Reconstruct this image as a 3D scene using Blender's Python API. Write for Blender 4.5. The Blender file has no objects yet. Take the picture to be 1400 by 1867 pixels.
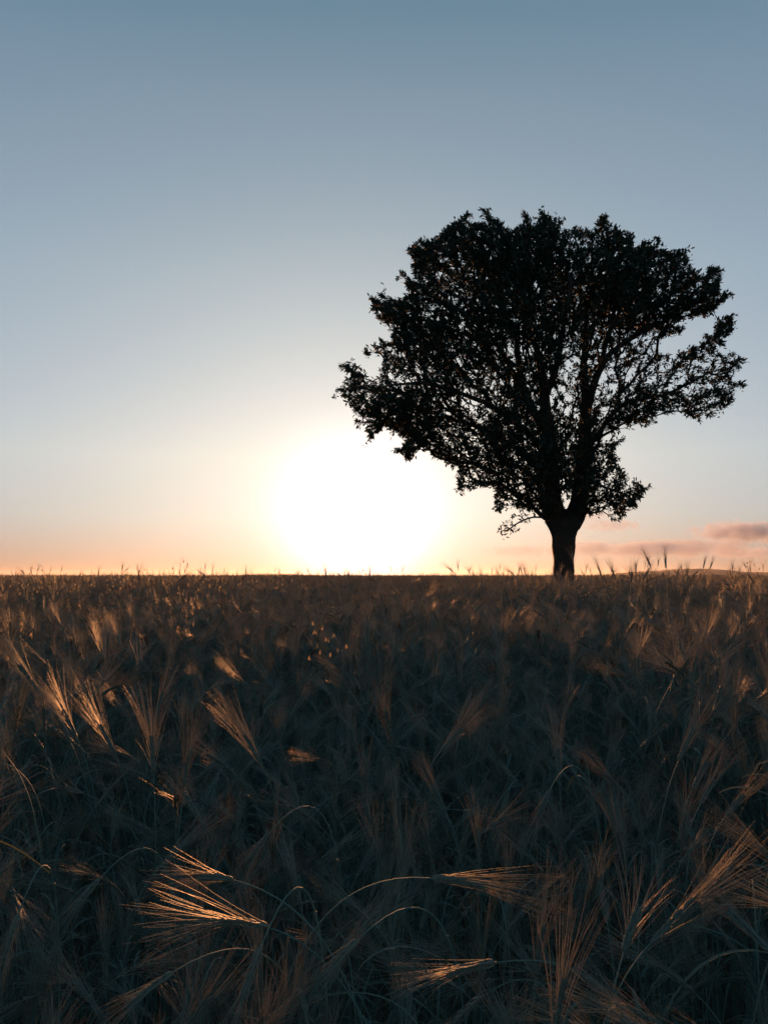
import bpy, math, random
import numpy as np
from mathutils import Vector

# ------------------------------------------------------------------ camera, sky, sun, exposure
scene = bpy.context.scene
COL = scene.collection
R = math.radians
EYE = 1.30                                    # the photographer holds the phone at chest height
FPX, CX, CY, HORIZON = 1501.0, 700.0, 933.5, 1050.0
PITCH = math.atan((HORIZON - CY) / FPX)
cam = bpy.data.cameras.new('camera')
cam.sensor_fit = 'HORIZONTAL'
cam.angle = 2 * math.atan(CX / FPX)
cam.clip_start, cam.clip_end = 0.02, 40000
cam_ob = bpy.data.objects.new('camera', cam)
cam_ob.location = (0, 0, EYE)
cam_ob.rotation_euler = (math.pi / 2 + PITCH, 0, 0)
COL.objects.link(cam_ob)
scene.camera = cam_ob

SUN_EL, SUN_AZ = 3.9, -1.75                   # degrees above the horizon, degrees right of +Y
sun_dir = Vector((math.sin(R(SUN_AZ)) * math.cos(R(SUN_EL)), math.cos(R(SUN_AZ)) * math.cos(R(SUN_EL)), math.sin(R(SUN_EL))))

world = bpy.data.worlds.new('World')
scene.world = world
world.use_nodes = True
wn, wl = world.node_tree.nodes, world.node_tree.links
bg = wn['Background']
sky = wn.new('ShaderNodeTexSky')
sky.sky_type = 'NISHITA'
sky.sun_disc = False
sky.sun_elevation = R(SUN_EL)
sky.sun_rotation = R(SUN_AZ) % (2 * math.pi)
sky.air_density, sky.dust_density, sky.ozone_density = 1.0, 1.0, 1.0
gam = wn.new('ShaderNodeGamma'); gam.inputs[1].default_value = 0.45
wl.new(sky.outputs[0], gam.inputs[0])
tint = wn.new('ShaderNodeMix'); tint.data_type = 'RGBA'; tint.blend_type = 'MULTIPLY'; tint.inputs[0].default_value = 1
wl.new(gam.outputs[0], tint.inputs[6])
# colour response of the film to the sky, by height above the horizon (redder in the dusty air low down)
wtc = wn.new('ShaderNodeTexCoord'); sep = wn.new('ShaderNodeSeparateXYZ'); wl.new(wtc.outputs['Generated'], sep.inputs[0])
ramp = wn.new('ShaderNodeValToRGB'); wl.new(sep.outputs['Z'], ramp.inputs[0])
stops = [(0.0, (.172, .150, .26)), (0.017, (.18, .170, .292)), (0.07, (.208, .238, .345)), (0.14, (.25, .288, .362)),
         (0.34, (.222, .276, .334)), (0.515, (.172, .233, .289)), (0.62, (.114, .190, .246)), (1.0, (.09, .153, .203))]
while len(ramp.color_ramp.elements) < len(stops): ramp.color_ramp.elements.new(0.5)
for e, (p, c) in zip(ramp.color_ramp.elements, stops): e.position = p
for e, (p, c) in zip(ramp.color_ramp.elements, stops): e.color = (*c, 1)
ramp.color_ramp.interpolation = 'LINEAR'
gain = wn.new('ShaderNodeVectorMath'); gain.operation = 'SCALE'; gain.inputs['Scale'].default_value = 10.0
wl.new(ramp.outputs[0], gain.inputs[0]); wl.new(gain.outputs[0], tint.inputs[7])
# aureole: the bright forward-scattered glow of the air round the low sun, a smooth function of the angle to it
tc = wn.new('ShaderNodeTexCoord')
dot = wn.new('ShaderNodeVectorMath'); dot.operation = 'DOT_PRODUCT'
wl.new(tc.outputs['Generated'], dot.inputs[0]); dot.inputs[1].default_value = sun_dir
ac = wn.new('ShaderNodeMath'); ac.operation = 'ARCCOSINE'; wl.new(dot.outputs['Value'], ac.inputs[0])
def lobe(sigma, power, col):
    d = wn.new('ShaderNodeMath'); d.operation = 'DIVIDE'; wl.new(ac.outputs[0], d.inputs[0]); d.inputs[1].default_value = R(sigma)
    p = wn.new('ShaderNodeMath'); p.operation = 'POWER'; wl.new(d.outputs[0], p.inputs[0]); p.inputs[1].default_value = power
    n = wn.new('ShaderNodeMath'); n.operation = 'MULTIPLY'; wl.new(p.outputs[0], n.inputs[0]); n.inputs[1].default_value = -1
    e = wn.new('ShaderNodeMath'); e.operation = 'EXPONENT'; wl.new(n.outputs[0], e.inputs[0])
    v = wn.new('ShaderNodeVectorMath'); v.operation = 'SCALE'; v.inputs[0].default_value = col; wl.new(e.outputs[0], v.inputs['Scale'])
    return v
prev = tint.outputs[2]
for args in ((4.5, 2.3, (9, 8.5, 10)), (8.5, 1.6, (1.2, 0.7, 1.5))):
    lb = lobe(*args)
    ad = wn.new('ShaderNodeVectorMath'); ad.operation = 'ADD'
    wl.new(prev, ad.inputs[0]); wl.new(lb.outputs[0], ad.inputs[1]); prev = ad.outputs[0]
wl.new(prev, bg.inputs[0])
bg.inputs[1].default_value = 0.05

sun = bpy.data.lights.new('sun', 'SUN')
sun.energy, sun.angle, sun.color = 5.0, R(0.5), (1.0, 0.38, 0.125)
sun_ob = bpy.data.objects.new('sun', sun)
sun_ob.rotation_euler = (-sun_dir).to_track_quat('-Z', 'Y').to_euler()
sun_ob.location = (0, 0, 60)
COL.objects.link(sun_ob)

vs = scene.view_settings
vs.view_transform, vs.look, vs.exposure, vs.gamma, vs.use_curve_mapping = 'Standard', 'None', 1.0, 1.0, False
scene.render.engine = 'CYCLES'
cy = scene.cycles
cy.use_denoising = True
cy.use_adaptive_sampling, cy.adaptive_threshold = True, 0.02
cy.max_bounces, cy.diffuse_bounces, cy.glossy_bounces, cy.transmission_bounces, cy.volume_bounces = 4, 3, 1, 3, 1
cy.sample_clamp_indirect = 4
cy.caustics_reflective = cy.caustics_refractive = False
rng = np.random.default_rng(7)

# ------------------------------------------------------------------ helpers
def ray(px, py):
    x, u = (px - CX) / FPX, -(py - CY) / FPX
    c, s = math.cos(PITCH), math.sin(PITCH)
    return np.array([x, c - u * s, s + u * c])

def at(px, py, depth):                         # the point seen at a pixel, depth metres ahead of the photographer
    r = ray(px, py)
    return np.array([0, 0, EYE]) + r * (depth / r[1])

def ground_z(x, y):
    x, y = np.asarray(x, float), np.asarray(y, float)
    rise = 0.30 * np.exp(-((x - 3.6) ** 2) / (2 * 1.9 ** 2) - ((y - 8.0) ** 2) / (2 * 3.2 ** 2))
    roll = 0.05 * np.sin(x * 0.31 + 1.0) * np.sin(y * 0.23 + 0.4) * np.exp(-np.hypot(x, y) / 60)
    slope = np.clip((y - 3.0) / 19.0, 0, 1); slope = 0.27 * slope * slope * (3 - 2 * slope)
    return rise * 0.45 + roll + slope

def unit(v):
    v = np.asarray(v, float)
    return v / max(np.linalg.norm(v), 1e-9)

def tag(o, label=None, cat=None, group=None, kind=None):
    for k, v in (('label', label), ('category', cat), ('group', group), ('kind', kind)):
        if v: o[k] = v
    return o

class MB:
    """collects vertices, faces and a material slot per face"""
    def __init__(self): self.v, self.t, self.q, self.tm, self.qm, self.n = [], [], [], [], [], 0
    def add(self, v, tris=None, quads=None, slot=0):
        v = np.asarray(v, float).reshape(-1, 3)
        if tris is not None and len(tris):
            self.t.append(np.asarray(tris) + self.n); self.tm.append(np.full(len(tris), slot))
        if quads is not None and len(quads):
            self.q.append(np.asarray(quads) + self.n); self.qm.append(np.full(len(quads), slot))
        self.v.append(v); self.n += len(v)
    def merge(self, o, rot=None, off=(0, 0, 0), slot=None):
        if not o.n: return
        V = np.concatenate(o.v)
        if rot is not None: V = V @ rot.T
        T = np.concatenate(o.t) if o.t else None; Q = np.concatenate(o.q) if o.q else None
        n0 = self.n
        if T is not None: self.t.append(T + n0); self.tm.append(np.concatenate(o.tm) if slot is None else np.full(len(T), slot))
        if Q is not None: self.q.append(Q + n0); self.qm.append(np.concatenate(o.qm) if slot is None else np.full(len(Q), slot))
        self.v.append(V + np.asarray(off)); self.n += len(V)
    def tube(self, P, rad, sides=5, slot=0, cap=False):
        P = np.asarray(P, float); rad = np.broadcast_to(np.asarray(rad, float), (len(P),))
        T = np.gradient(P, axis=0); T /= np.maximum(np.linalg.norm(T, axis=1, keepdims=True), 1e-9)
        ref = np.array([0.31, 0.87, 0.38]); ref = ref if abs(T[0] @ ref) < 0.9 else np.array([0.9, -0.3, 0.2])
        A = np.empty_like(P); a = ref
        for i in range(len(P)):
            a = a - T[i] * (a @ T[i]); a = a / max(np.linalg.norm(a), 1e-9); A[i] = a
        B = np.cross(T, A)
        th = np.arange(sides) * 2 * np.pi / sides
        V = P[:, None] + rad[:, None, None] * (np.cos(th)[None, :, None] * A[:, None] + np.sin(th)[None, :, None] * B[:, None])
        k = np.arange(sides); k2 = (k + 1) % sides
        rows = np.arange(len(P) - 1)[:, None] * sides
        Q = np.stack([rows + k, rows + k2, rows + sides + k2, rows + sides + k], -1).reshape(-1, 4)
        self.add(V.reshape(-1, 3), quads=Q, slot=slot)
    def strip(self, P, W, side, slot=0, fold=0.0):       # a blade along P, W half-widths, with a folded midrib
        P = np.asarray(P, float); W = np.asarray(W, float)[:, None]; side = np.asarray(side, float)
        nrm = np.cross(np.gradient(P, axis=0), side); nrm /= np.maximum(np.linalg.norm(nrm, axis=1, keepdims=True), 1e-9)
        V = np.stack([P - side * W + nrm * W * fold, P, P + side * W + nrm * W * fold], 1).reshape(-1, 3)
        r = np.arange(len(P) - 1)[:, None] * 3
        Q = np.concatenate([r + np.array([[0, 1, 4, 3]]), r + np.array([[1, 2, 5, 4]])])
        self.add(V, quads=Q, slot=slot)
    def mesh(self, name, mats, smooth=True):
        me = bpy.data.meshes.new(name)
        V = np.concatenate(self.v)
        T = np.concatenate(self.t) if self.t else np.zeros((0, 3), int)
        Q = np.concatenate(self.q) if self.q else np.zeros((0, 4), int)
        loops = np.concatenate([T.ravel(), Q.ravel()]).astype(np.int32)
        tot = np.concatenate([np.full(len(T), 3), np.full(len(Q), 4)]).astype(np.int32)
        me.vertices.add(len(V)); me.vertices.foreach_set('co', V.astype(np.float32).ravel())
        me.loops.add(len(loops)); me.loops.foreach_set('vertex_index', loops)
        me.polygons.add(len(tot))
        me.polygons.foreach_set('loop_start', np.concatenate([[0], np.cumsum(tot)[:-1]]).astype(np.int32))
        me.polygons.foreach_set('loop_total', tot)
        for m in mats: me.materials.append(m)
        mi = np.concatenate(self.tm + self.qm).astype(np.int32)
        me.polygons.foreach_set('material_index', mi)
        me.polygons.foreach_set('use_smooth', np.full(len(tot), smooth))
        me.update(calc_edges=True); me.validate()
        return me

def link(name, data, parent=None, loc=None):
    o = bpy.data.objects.new(name, data); COL.objects.link(o)
    if parent is not None: o.parent = parent
    if loc is not None: o.location = loc
    return o

# ------------------------------------------------------------------ materials
def plant_mat(name, col_a, col_b, rough, trans, trans_col, scale=30.0, spec=0.4, bump=0.0):
    m = bpy.data.materials.new(name); m.use_nodes = True
    n, l = m.node_tree.nodes, m.node_tree.links
    p = n['Principled BSDF']; out = n['Material Output']
    oi = n.new('ShaderNodeObjectInfo'); tcx = n.new('ShaderNodeTexCoord')
    no = n.new('ShaderNodeTexNoise'); no.inputs['Scale'].default_value = scale; no.inputs['Detail'].default_value = 3
    l.new(tcx.outputs['Object'], no.inputs['Vector'])
    ad = n.new('ShaderNodeMath'); ad.operation = 'ADD'; l.new(no.outputs[0], ad.inputs[0]); l.new(oi.outputs['Random'], ad.inputs[1])
    mr = n.new('ShaderNodeMapRange'); mr.inputs[1].default_value = 0.35; mr.inputs[2].default_value = 1.65; l.new(ad.outputs[0], mr.inputs[0])
    mx = n.new('ShaderNodeMix'); mx.data_type = 'RGBA'; l.new(mr.outputs[0], mx.inputs[0])
    mx.inputs[6].default_value = (*col_a, 1); mx.inputs[7].default_value = (*col_b, 1)
    l.new(mx.outputs[2], p.inputs['Base Color'])
    p.inputs['Roughness'].default_value = rough
    p.inputs['Specular IOR Level'].default_value = spec
    if bump:
        b = n.new('ShaderNodeBump'); b.inputs['Strength'].default_value = bump; b.inputs['Distance'].default_value = 0.03
        l.new(no.outputs[0], b.inputs['Height']); l.new(b.outputs[0], p.inputs['Normal'])
    if trans > 0:
        t = n.new('ShaderNodeBsdfTranslucent'); t.inputs[0].default_value = (*trans_col, 1)
        s = n.new('ShaderNodeMixShader'); s.inputs[0].default_value = trans
        l.new(p.outputs[0], s.inputs[1]); l.new(t.outputs[0], s.inputs[2]); l.new(s.outputs[0], out.inputs[0])
    return m

M_STEM = plant_mat('barley_stem', (0.068, 0.148, 0.142), (0.120, 0.175, 0.145), 0.7, 0.06, (0.16, 0.17, 0.09), spec=0.12)
M_LEAF = plant_mat('barley_leaf', (0.048, 0.110, 0.106), (0.095, 0.140, 0.112), 0.65, 0.20, (0.14, 0.16, 0.08), spec=0.2)
M_EAR = plant_mat('barley_ear', (0.085, 0.145, 0.135), (0.165, 0.18, 0.145), 0.6, 0.20, (0.26, 0.19, 0.11), 120, spec=0.2)
M_AWN = plant_mat('barley_awn', (0.140, 0.255, 0.245), (0.245, 0.300, 0.265), 0.5, 0.42, (0.48, 0.37, 0.23), 40, spec=0.18)
BARLEY = [M_STEM, M_LEAF, M_EAR, M_AWN]
M_OAT = plant_mat('wild_oat_husk', (0.22, 0.20, 0.13), (0.32, 0.27, 0.17), 0.5, 0.4, (0.42, 0.32, 0.18), 60)
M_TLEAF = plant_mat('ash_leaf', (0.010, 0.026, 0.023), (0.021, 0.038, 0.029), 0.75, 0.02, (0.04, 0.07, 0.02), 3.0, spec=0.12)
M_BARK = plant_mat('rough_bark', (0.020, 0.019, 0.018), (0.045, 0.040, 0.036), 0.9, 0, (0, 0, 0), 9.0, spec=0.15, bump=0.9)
M_SOIL = plant_mat('field_soil', (0.045, 0.036, 0.026), (0.085, 0.066, 0.045), 0.95, 0, (0, 0, 0), 2.5, spec=0.1, bump=0.6)
M_HILL = plant_mat('distant_hill', (0.07, 0.075, 0.055), (0.12, 0.10, 0.07), 0.95, 0, (0, 0, 0), 0.004, spec=0.1)

# ------------------------------------------------------------------ ground: one sheet out to the horizon
def build_ground():
    rr = np.concatenate([np.linspace(0, 30, 61), np.geomspace(33, 9000, 40)])
    th = np.linspace(0, 2 * np.pi, 97)[:-1]
    X = rr[:, None] * np.sin(th); Y = rr[:, None] * np.cos(th)
    V = np.stack([X, Y, ground_z(X, Y)], -1).reshape(-1, 3)
    k = np.arange(96); k2 = (k + 1) % 96
    rows = np.arange(1, len(rr) - 1)[:, None] * 96
    Q = np.stack([rows + k, rows + 96 + k, rows + 96 + k2, rows + k2], -1).reshape(-1, 4)
    T = np.stack([np.zeros(96, int), 96 + k, 96 + k2], -1)
    m = MB(); m.add(V, T, Q)
    tag(link('ground', m.mesh('ground', [M_SOIL])), 'dark soil of the flat field under the barley', kind='structure')
build_ground()

def build_hills(name, label, px0, px1, tops, depth):
    n, m = 60, 9
    X = np.linspace(px0, px1, n)
    top = np.interp(X, np.linspace(px0, px1, len(tops)), tops) + rng.normal(0, 0.25, n)
    V = []
    for i in range(n):
        crest = at(X[i], HORIZON - top[i], depth)
        for j in range(m):
            s = (j / (m - 1) - 0.5) * 2
            V.append([crest[0] * (1 + s * 0.12), depth * (1 + s * 0.12), max(crest[2], 1) * math.cos(s * math.pi / 2) ** 1.5 - 2])
    i, j = np.meshgrid(np.arange(n - 1), np.arange(m - 1), indexing='ij')
    a = (i * m + j).ravel()
    Q = np.stack([a, a + m, a + m + 1, a + 1], -1)
    b = MB(); b.add(V, quads=Q)
    tag(link(name, b.mesh(name, [M_HILL])), label, kind='structure')
build_hills('hills', 'low hazy ridge on the horizon beyond the tree', 1040, 1480, [0, 2, 5, 9, 11, 14, 14.5, 12, 8, 8, 6, 0], 3000)
build_hills('hills', 'faint low rise on the horizon away from the tree', 380, 640, [0, 2, 4, 4.5, 3, 2.5, 0], 3400)

# ------------------------------------------------------------------ the tree
TREE_D = 20.0
OUT = [(1075,938),(1100,936),(1115,926),(1126,950),(1146,930),(1155,946),(1162,912),(1188,882),(1165,884),(1150,873),(1127,850),(1120,830),
 (1138,812),(1143,788),(1120,790),(1100,815),(1092,800),(1120,775),(1145,768),(1180,780),(1200,763),(1222,756),(1240,742),(1262,760),(1282,776),(1292,758),
 (1332,736),(1346,700),(1332,690),(1360,658),(1345,643),(1325,642),(1315,625),(1337,600),(1332,578),(1310,594),(1284,602),(1265,632),(1240,652),
 (1205,645),(1200,625),(1238,602),(1230,588),(1262,572),(1286,580),(1300,564),(1310,553),(1334,535),(1312,520),(1314,488),(1290,488),(1276,500),(1266,478),
 (1250,464),(1216,458),(1196,438),(1160,444),(1148,424),(1130,430),(1117,400),(1095,393),(1086,420),(1060,413),(1040,420),(1020,404),(988,389),
 (975,410),(957,394),(940,410),(912,405),(882,386),(878,410),(848,393),(828,410),(800,424),(770,430),(742,458),(756,480),(740,510),(740,542),
 (720,546),(700,542),(670,538),(690,560),(690,580),(722,596),(700,615),(676,638),(702,650),(695,676),(676,686),(650,676),(624,666),(637,690),
 (613,710),(645,740),(655,768),(675,796),(702,776),(730,790),(717,820),(745,832),(770,820),(790,830),(808,850),(835,855),(834,892),(870,890),
 (897,892),(905,930),(930,922),(952,930),(972,930),(992,938)]
POLY = np.array(OUT, float)
def inside(x, y):
    c = np.zeros(np.shape(x), bool); n = len(POLY)
    for i in range(n):
        x1, y1 = POLY[i]; x2, y2 = POLY[(i + 1) % n]
        if y1 == y2: continue
        c ^= ((y1 > y) != (y2 > y)) & (x < (x2 - x1) * (y - y1) / (y2 - y1) + x1)
    return c
def edge_dist(x, y):                            # distance to the outline and the place along it
    d = np.full(np.shape(x), 1e9); per = np.zeros(np.shape(x)); n = len(POLY); run = 0.0
    for i in range(n):
        a, b = POLY[i], POLY[(i + 1) % n]; ab = b - a
        t = np.clip(((x - a[0]) * ab[0] + (y - a[1]) * ab[1]) / (ab @ ab + 1e-9), 0, 1)
        e = np.hypot(x - a[0] - t * ab[0], y - a[1] - t * ab[1]); m = e < d
        per = np.where(m, run + t * np.hypot(*ab), per); d = np.where(m, e, d); run += np.hypot(*ab)
    return d, per

def build_tree():
    tr = np.random.default_rng(21)
    mpp = TREE_D / FPX
    # --- twig tips through the crown's volume
    N = 170000
    x = tr.uniform(610, 1362, N); y = tr.uniform(384, 952, N)
    ok = inside(x, y); x, y = x[ok], y[ok]
    d, per = edge_dist(x, y)
    ragged = 13 * np.clip(0.15 + 0.55 * np.sin(per / 7.5 + 2.1 * np.sin(per / 31.0)) + 0.45 * np.sin(per / 17.0 + 1.3), 0, 1)
    ok = d > ragged; x, y, d = x[ok], y[ok], d[ok]
    dens = np.interp(y, [380, 560, 640, 720, 800, 950], [1.0, 1.0, 0.78, 0.72, 0.72, 0.62])
    dens *= np.where((x > 1090) & (y > 600), 0.48, 1.0)
    for hx, hy, hr, amt in [(1030,690,38,.85),(1060,640,26,.6),(935,640,26,.8),(965,640,18,.6),(982,715,26,.8),(1085,740,24,.7),(1095,700,26,.55),(760,680,20,.8),
                            (1035,915,26,.97),(1110,880,14,.4),(870,745,22,.6),(800,735,24,.6),(860,800,26,.6),(930,850,26,.5),(1140,690,24,.5),(1180,640,26,.6),
                            (850,610,18,.5),(1020,600,22,.4),(775,570,20,.5),(1200,690,22,.5),(730,700,16,.5),(905,700,18,.6),(955,780,20,.5),(1230,700,16,.4)]:
        dens *= 1 - amt * np.exp(-((x - hx) ** 2 + (y - hy) ** 2) / (2 * hr * hr))
    keep = tr.uniform(0, 1, len(x)) < dens; x, y, d = x[keep], y[keep], d[keep]
    RAD = 200.0
    half = RAD * np.sqrt(np.maximum(1 - (1 - np.minimum(d + 6, RAD) / RAD) ** 2, 0)) * mpp
    u = tr.uniform(-1, 1, len(x)); u = np.sign(u) * np.abs(u) ** 0.7
    dep = TREE_D + u * half
    P = np.array([at(a, b, c) for a, b, c in zip(x, y, dep)])
    clump = np.sin(P[:, 0] * 2.3 + 1.1 * np.sin(P[:, 2] * 1.7)) + np.sin(P[:, 1] * 2.1 + P[:, 2] * 1.3) + np.sin(P[:, 2] * 2.6 + 0.9 * P[:, 0])
    order = np.argsort(-(clump * 0.10 + tr.uniform(0, 1, len(x)) + (d < 14) * 0.10))
    P = P[order]; sep = 0.135; cell = {}; tips = []
    for p in P:                                           # keep tips apart
        k = tuple(np.floor(p / sep).astype(int)); bad = False
        for i in (-1, 0, 1):
            for j in (-1, 0, 1):
                for m in (-1, 0, 1):
                    for q in cell.get((k[0] + i, k[1] + j, k[2] + m), ()):
                        if (p - q) @ (p - q) < sep * sep: bad = True
        if not bad:
            cell.setdefault(k, []).append(p); tips.append(p)
        if len(tips) >= 9800: break
    for k in range(len(POLY)):
        q = POLY[k] + tr.normal(0, 3, 2)                 # leafy shoots standing out of the outline
        out = q - np.array([1005, 690.0]); out /= np.linalg.norm(out)
        if q[1] > 900 or tr.uniform() < 0.6: continue
        dd = TREE_D + tr.normal(0, 0.5); L = tr.uniform(0, 7)
        for f in (-1.6, -0.8, 0.0, 0.6, 1.0): tips.append(at(*(q + out * L * f + tr.normal(0, 2.2, 2)), dd + tr.normal(0, 0.06)))
    sprigs = [at(a, b, TREE_D + c) for a, b, c in [(914,968,.15),(919,957,.1),(928,950,.2),(937,941,.05),(952,931,.1),(948,940,.1),(924,963,.2),(912,963,.1)]]
    n_main = len(tips); tips = np.array(tips + sprigs)
    # --- trunk and main limbs, read off the photograph as pixel, pixel, depth offset, width in pixels
    limbs = [
     [(1029,1140,0,46),(1029,1100,0,40),(1028,1060,0,36),(1027,1020,0,38),(1027,985,0,43),(1027,960,0,54),(1026,944,0,70)],
     [(1046,948,.05,48),(1056,920,.1,40),(1059,880,.15,36),(1062,840,.2,34),(1064,800,.2,30),(1066,760,.2,26),(1066,715,.3,18),(1064,660,.4,14),(1067,600,.5,10),(1072,540,.6,8)],
     [(1066,760,.2,22),(1078,715,0,17),(1092,675,-.2,14),(1112,640,-.4,12),(1148,616,-.6,10),(1176,594,-.7,8),(1220,578,-.8,6)],
     [(1066,815,.2,18),(1082,803,.2,13),(1096,784,.3,11),(1111,761,.4,11),(1132,737,.5,10),(1171,726,.6,8.5),(1211,720,.7,7),(1243,704,.8,6),(1290,680,.9,4)],
     [(1082,803,.2,8),(1114,787,0,5),(1146,766,-.1,4),(1166,764,-.2,3)],
     [(1014,946,0,52),(1010,920,-.1,38),(1008,880,-.2,32),(1003,830,-.3,30),(998,780,-.4,26),(994,720,-.5,22),(988,670,-.6,16),(980,630,-.7,12),(958,590,-.8,9),(940,540,-.9,7)],
     [(998,790,-.4,22),(975,755,-.2,19),(955,715,0,17),(947,670,.2,14),(943,620,.4,10),(920,570,.6,8),(890,520,.8,6)],
     [(955,718,0,14),(935,680,-.4,11),(908,625,-.8,9),(880,600,-1,7),(845,570,-1.2,5)],
     [(1003,840,-.3,20),(975,800,-.7,16),(940,770,-1.1,13),(890,735,-1.4,10),(830,715,-1.6,8),(770,700,-1.7,6),(700,705,-1.7,4)],
     [(1006,900,.2,18),(985,860,.6,15),(955,830,.9,12),(915,800,1.1,10),(860,775,1.2,8),(800,760,1.3,6)],
     [(1002,948,-.1,16),(985,940,-.2,10),(964,916,-.4,8),(936,896,-.6,6),(905,880,-.8,5)],
     [(998,950,.1,10),(990,935,.2,7),(985,905,.3,6),(982,880,.4,5)],
     [(1058,870,.15,18),(1082,880,-.2,7),(1105,890,-.5,5),(1130,898,-.6,4)],
     [(994,720,-.5,17),(1012,680,-.9,14),(1020,630,-1.2,11),(1030,570,-1.4,9),(1040,510,-1.5,7)],
     [(1092,675,-.2,11),(1106,620,.4,9),(1120,560,.8,8),(1140,500,1.1,6)],
     [(1002,945,0,8),(985,941,0,4.2),(964,941,.05,3.6),(943,953,.1,3.2),(921,968,.15,2.8)],
    ]
    nodes, par, rad, limb_of, fixed = [], [], [], [], []
    def add(p, pa, r, lb, fx=False):
        nodes.append(np.asarray(p, float)); par.append(pa); rad.append(r); limb_of.append(lb); fixed.append(fx); return len(nodes) - 1
    for li, L in enumerate(limbs):
        pts = np.array([at(a, b, TREE_D + c) for a, b, c, w in L]); wid = np.array([w for *_, w in L]) * mpp / 2 * (1.0 if li == 0 else 0.86)
        s = np.concatenate([[0], np.cumsum(np.linalg.norm(np.diff(pts, axis=0), axis=1))])
        ss = np.linspace(0, s[-1], max(int(s[-1] / 0.11), 3))
        Q = np.stack([np.interp(ss, s, pts[:, k]) for k in range(3)], 1)
        for _ in range(3): Q[1:-1] = (Q[:-2] + 2 * Q[1:-1] + Q[2:]) / 4
        if li: Q[1:-1] += np.cumsum(tr.normal(0, 0.006, (len(Q) - 2, 3)), axis=0) * 0.7
        W = np.interp(ss, s, wid)
        if li == 0: prv = -1
        else:
            prv = int(np.argmin([np.linalg.norm(q - Q[0]) for q in nodes]))
        for q, w in zip(Q, W): prv = add(q, prv, w, li, True)
    thin_twig = len(limbs) - 1
    # --- join every tip to the growing skeleton, favouring short ways back to the trunk
    cap = len(tips) * 6 + len(nodes) + 10
    PN = np.zeros((cap, 3)); PL = np.zeros(cap)
    for i, p in enumerate(nodes):
        PN[i] = p; PL[i] = 0 if par[i] < 0 else PL[par[i]] + np.linalg.norm(p - nodes[par[i]])
    BF = 0.42; best = np.full(len(tips), 1e9); bi = np.zeros(len(tips), int)
    def relax(i):
        nonlocal best, bi
        c = np.linalg.norm(tips - PN[i], axis=1) + BF * PL[i]
        # avoid sharp back-bends: a child must roughly go outward
        if limb_of[i] == thin_twig: c[:n_main] = 1e9
        else: c[n_main:] = 1e9
        m = c < best; best = np.where(m, c, best); bi = np.where(m, i, bi)
    for i in range(len(nodes)):
        if limb_of[i] != 0: relax(i)
    done = np.zeros(len(tips), bool); tipnode = np.zeros(len(tips), int)
    for _ in range(len(tips)):
        j = int(np.argmin(np.where(done, 1e18, best))); done[j] = True
        a = bi[j]; A = PN[a].copy(); B = tips[j]; L = np.linalg.norm(B - A)
        n = max(int(L / 0.16), 1)
        perp = tr.normal(0, 1, 3); bow = np.array([0, 0, -0.05 * L]) + perp * 0.045 * L
        prv = a
        for k in range(1, n + 1):
            t = k / n
            p = A + (B - A) * t + bow * (4 * t * (1 - t)) + (tr.normal(0, 0.012, 3) if k < n else 0)
            i = add(p, prv, 0.0, limb_of[a]); PN[i] = p; PL[i] = PL[prv] + np.linalg.norm(p - PN[prv]); relax(i); prv = i
        tipnode[j] = prv
    n = len(nodes); NP = np.array(nodes); PA = np.array(par)
    # --- thickness: pipe model from the twigs down
    acc = np.zeros(n); RR = np.zeros(n)
    for i in range(n - 1, -1, -1):
        r = max(acc[i], 0.0052 ** 2.35) ** (1 / 2.35)
        RR[i] = max(rad[i], 0) if fixed[i] else min(r, 0.05)
        if PA[i] >= 0: acc[PA[i]] += r ** 2.35
    for i in range(n):
        if PA[i] >= 0 and not fixed[i]: RR[i] = min(RR[i], RR[PA[i]])
    # --- chains of tubes, one mesh for the trunk and one for each main limb
    kids = [[] for _ in range(n)]
    for i in range(n):
        if PA[i] >= 0: kids[PA[i]].append(i)
    meshes = [MB() for _ in limbs]
    starts = [(0, -1)]; main = {}
    while starts:
        i, pa = starts.pop()
        chain = [pa, i] if pa >= 0 else [i]
        lb = limb_of[i]
        while kids[chain[-1]]:
            ks = sorted(kids[chain[-1]], key=lambda k: (limb_of[k] == lb and fixed[k], RR[k]), reverse=True)
            nxt = ks[0]
            if lb == 0 and limb_of[nxt] != 0:
                for k in ks: starts.append((k, chain[-1]))
                break
            for k in ks[1:]: starts.append((k, chain[-1]))
            chain.append(nxt)
        P = NP[chain]; r = RR[chain].copy()
        if pa >= 0: r[0] = min(r[0], r[1] * (1.5 if lb else 1))
        if len(P) < 2: continue
        big = r.max() > 0.05
        if lb == 0:
            r = r * (1 + 0.05 * np.sin(np.arange(len(r)) * 1.3)); r[-1] *= 0.8
        meshes[lb].tube(P, np.maximum(r, 0.0035), 16 if lb == 0 else (10 if big else (6 if r.max() > 0.02 else 4)))
    base = np.array([*at(1029, 1050, TREE_D)[:2], 0.0]); base[2] = float(ground_z(base[0], base[1]))
    root = link('ash_tree', None, loc=base)
    tag(root, 'lone dark leafy tree standing in the barley against the sunset sky', 'tree')
    for lb, m in enumerate(meshes):
        if not m.n: continue
        m.v = [np.concatenate(m.v) - base]
        if lb == 0:                                        # lumpy, fluted trunk
            V = m.v[0]; ang = np.arctan2(V[:, 1], V[:, 0])
            k = 1 + 0.045 * np.sin(ang * 5 + V[:, 2] * 1.5) + 0.03 * np.sin(ang * 9 - V[:, 2] * 3)
            V[:, :2] *= k[:, None]
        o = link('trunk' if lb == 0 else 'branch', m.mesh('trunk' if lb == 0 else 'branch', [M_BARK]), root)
        if lb == thin_twig: o['label'] = 'thin bare twig reaching out low from the trunk'
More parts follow.
